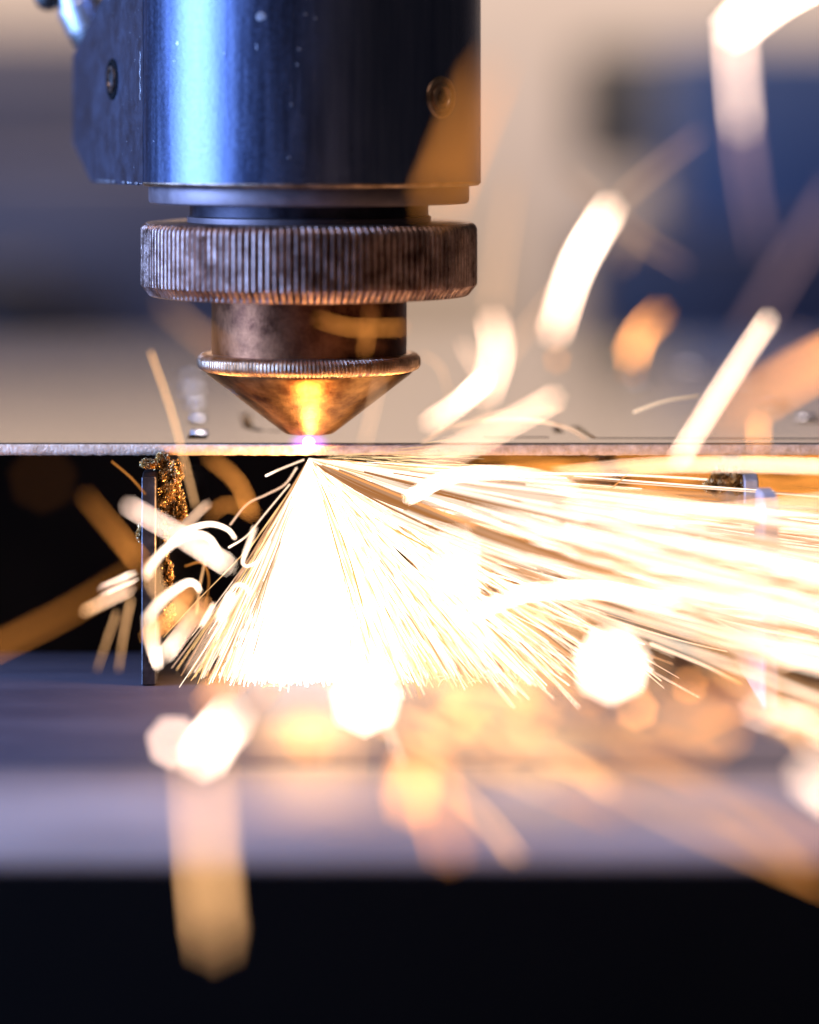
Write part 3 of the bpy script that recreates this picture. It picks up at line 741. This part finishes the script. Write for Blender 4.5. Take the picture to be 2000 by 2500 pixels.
spark([(485, 1105), (520, 1062), (560, 1042), (600, 1020), (625, 985)], 8, [PE, mul(PE, .8), PE, PE, CR], 'wavy peach streak running down left from the top of the cone', .4)
spark([(482, 1153), (520, 1128), (560, 1080), (610, 1020)], 6, [HOT, CR, CR, CR], 'thin cream streak with white tip left of the cone', .5)

# ---- the spark cone: thousands of filaments nobody could count
def cone_filaments():
    out = []
    apex = np.array([0.0, -0.12, -0.14])
    def add(theta, phi, t0, t1, speed, g, wpx, heat, n=9, wig=0.0, stray_=2.5):
        t = np.linspace(t0, t1, n)
        d = np.array([math.sin(theta), math.tan(phi) * 0.6, -math.cos(theta)])
        th2 = theta + nrng.normal(0, R(stray_)); d2 = np.array([math.sin(th2), math.tan(phi) * 0.6, -math.cos(th2)])
        s_ = (t - t0)[:, None] * speed
        P = apex + d * t0 * speed + d2 * s_
        nx_ = np.array([math.cos(th2), 0, math.sin(th2)])
        P = P + nx_ * (nrng.normal(0, 0.030) * s_ ** 2)
        P[:, 2] -= g * t * t
        if wig:
            ph_ = nrng.uniform(0, 6.28); fr = nrng.uniform(3, 8)
            P = P + nx_ * (wig * (np.sin(t * fr + ph_) - np.sin(t[0] * fr + ph_))[:, None])
        keep = P[:, 2] > ZB + 0.012
        if keep.sum() < 3: return
        if not keep.all():
            i = keep.argmin(); P = P[:max(i, 3)]
            f = (ZB + 0.012 - P[-2, 2]) / (P[-1, 2] - P[-2, 2]) if P[-1, 2] != P[-2, 2] else 1
            d_ = P[-1] - P[-2]
            if d_[2] < -1e-4:
                P[-1] = P[-1] + d_ * min(1.0, (P[-1, 2] - ZB - 0.012) / -d_[2])
        P = P[P[:, 2] > ZB + 0.005]
        m = len(P)
        if m < 3: return
        dist = P[:, 1] - CY
        D = blur_px(dist)
        share = np.minimum(1.0, 1.27 * wpx / np.maximum(D, wpx * 1.27))
        taper = np.sin(np.linspace(0.25, math.pi - 0.35, m)) ** 0.5
        Rr = wpx / 2 / S * taper
        H = np.asarray(heat)[None, :] / (0.35 + 0.65 * share)[:, None]
        out.append((P, Rr, H))
    U = nrng.random
    cold, hot = np.array([0.58, 0.20, 0.035]), np.array([2.5, 2.05, 1.62])
    def hc(u): return cold + (hot - cold) * min(1.0, max(0.0, u)) ** 1.35
    # white-hot core
    for i in range(2600):
        th = nrng.normal(R(-2), R(10.5))
        th = max(R(-25), min(R(30), th))
        edge = (R(-15.5) - th) / R(8)
        ph = nrng.normal(0, R(9))
        t0 = U() ** 1.5 * 0.55 if U() < 0.6 else 0.0
        t1 = t0 + 0.25 + U() * 0.8
        h = np.array([4.2, 3.8, 3.3]) * (0.6 + 0.9 * U())
        if edge > 0: h = hc(0.15 + 0.85 * U())
        add(th, ph, t0, t1, 2.9, 0.05, 1.5 + 2.6 * U(), h, wig=0.02 * U())
    # left fringe
    for i in range(46):
        th = R(-18 - 12 * U()); ph = nrng.normal(0, R(9)); t0 = U() * 0.5
        add(th, ph, t0, t0 + 0.2 + U() * 0.7, 2.8, 0.0, 1.6 + 1.8 * U(), np.array([1.25, 0.72, 0.30]) * (0.3 + 1.2 * U()), wig=0.08 * U(), stray_=6)
    # right flank, still sharp, down to the bed
    for i in range(950):
        th = R(13 + 46 * U() ** 1.1); ph = nrng.normal(R(-3), R(19))
        sp = 3.0 + 1.6 * U()
        t0 = U() ** 1.2 * 0.9; t1 = t0 + 0.14 + 0.40 * U()
        near = max(0.0, 1 - t0 * sp / 3.0)
        h = hc(U() * 0.95) * (1 + 1.7 * near)
        add(th, ph, t0, t1, sp, -0.5 + 1.1 * U(), 1.4 + 3.8 * U() ** 2, h, n=11, wig=0.07 * U(), stray_=4.5)
    # streams bending over to the right, running on past the right edge
    def stream(y_e, wpx, heat, t0, t1, n=14):
        x_e = 6.6 + 2.2 * U(); z_e = min(-0.42, nrng.normal(-1.42, 0.42)); x_c = 0.9 + 1.9 * U()
        z_c = z_e * x_c / x_e - 0.05 - 0.95 * U() ** 1.3 * (0.35 + min(1.0, -z_e))
        t = np.linspace(t0, t1, n)[:, None]
        a_ = apex; c_ = np.array([x_c, -0.12 + (y_e + 0.12) * x_c / x_e * 0.7, z_c]); e_ = np.array([x_e, y_e, z_e])
        P = (1 - t) ** 2 * a_ + 2 * t * (1 - t) * c_ + t * t * e_
        P[:, 2] += (0.02 + 0.10 * U()) * np.sin(t[:, 0] * (4 + 6 * U()) + 6 * U()) * t[:, 0]
        low = ZB + 0.03 + np.where(P[:, 1] < -4.2, 0.1, 0.0)
        ok = P[:, 2] > low
        if not ok.all():
            P = P[:ok.argmin()]
        if len(P) < 4: return
        m = len(P); D = blur_px(P[:, 1] - CY)
        share = np.minimum(1.0, 1.27 * wpx / np.maximum(D, wpx * 1.27))
        out.append((P, wpx / 2 / S * np.sin(np.linspace(0.25, math.pi - 0.3, m)) ** 0.5, np.asarray(heat)[None, :] / (0.35 + 0.65 * share)[:, None]))
    for i in range(620):
        t0 = U() ** 1.4 * 0.7; h = hc(U() ** 1.4) * (1 + 1.2 * max(0, 0.35 - t0) / 0.35)
        stream(0.6 - abs(nrng.normal(0, 3.0)), 1.8 + 3.5 * U() ** 2, h, t0, min(1, t0 + 0.10 + 0.35 * U()))
    for i in range(10):
        t0 = 0.3 + U() * 0.4; stream(-5.0 - 4 * U(), 9, hc(0.3 + 0.4 * U()), t0, 1.0)
    for i in range(60):      # behind the cut, seen through the spray
        t0 = 0.15 + U() * 0.5; stream(3.0 + 11 * U(), 7, cold * (0.6 + 1.2 * U()), t0, min(1, t0 + 0.5))
    for i in range(150):
        t0 = U() * 0.55; h = hc(U() ** 1.5) * 0.7
        stream(-1.5 - 6.5 * U(), 5 + 5 * U(), h, t0, min(1, t0 + 0.3 + 0.4 * U()))
    # hair-thin wild ones near the cut
    for i in range(90):
        th = R(58 + 40 * U()); ph = nrng.normal(0, R(8)); t0 = 0.03 + 0.3 * U()
        add(th, ph, t0, t0 + 0.12 + 0.35 * U(), 2.6, 0.05 + 0.3 * U(), 1.3 + U(), np.array([1.3, 0.85, 0.42]) * (0.5 + 0.8 * U()), wig=0.05)
    # bounces off the bed
    for i in range(55):
        x = nrng.uniform(-1.0, 2.1); y = nrng.normal(-0.2, 0.25)
        a = R(nrng.uniform(-75, 75)); L_ = 0.05 + 0.22 * U()
        t = np.linspace(0, 1, 6)
        P = np.stack([x + np.sin(a) * L_ * t, np.full(6, y), ZB + 0.014 + np.cos(a) * L_ * t * (1.3 - t)], 1)
        out.append((P, np.full(6, 1.2 / S), np.tile(np.array([1.8, 1.3, 0.8]) * (0.5 + U()), (6, 1))))
    return out
o = bpy.data.objects.new('spark_cone', tubes(cone_filaments(), 'spark_cone', M['glow'], 4)); C.objects.link(o)
tag(o, 'dense white hot cone of fine sparks fanning out right under the nozzle', 'sparks', kind='stuff')

# ---- faint, strongly defocused sparks drifting nearer the lens
def stray():
    out = []
    for i in range(60):
        px = nrng.uniform(780, 2050); py = nrng.normal(1640, 150)
        D = nrng.uniform(70, 190)
        a = R(nrng.uniform(5, 50)); L_ = nrng.uniform(30, 260)
        dist = dist_for_blur(D); Y = CY + dist
        t = np.linspace(-0.5, 0.5, 6)
        P = np.array([at(px + math.cos(a) * L_ * q, py + math.sin(a) * L_ * q + 60 * q * q, Y) for q in t])
        wpx = 0.12 * D
        out.append((P, np.full(6, wpx / 2 / S * dist / 32), np.tile(np.array([0.50, 0.25, 0.11]) * nrng.uniform(0.3, 1.1) / 0.15, (6, 1))))
    return out
o = bpy.data.objects.new('stray_sparks', tubes(stray(), 'stray_sparks', M['glow'], 6)); C.objects.link(o)
tag(o, 'soft warm veil of out of focus sparks at the right of the spray', 'sparks', kind='stuff')
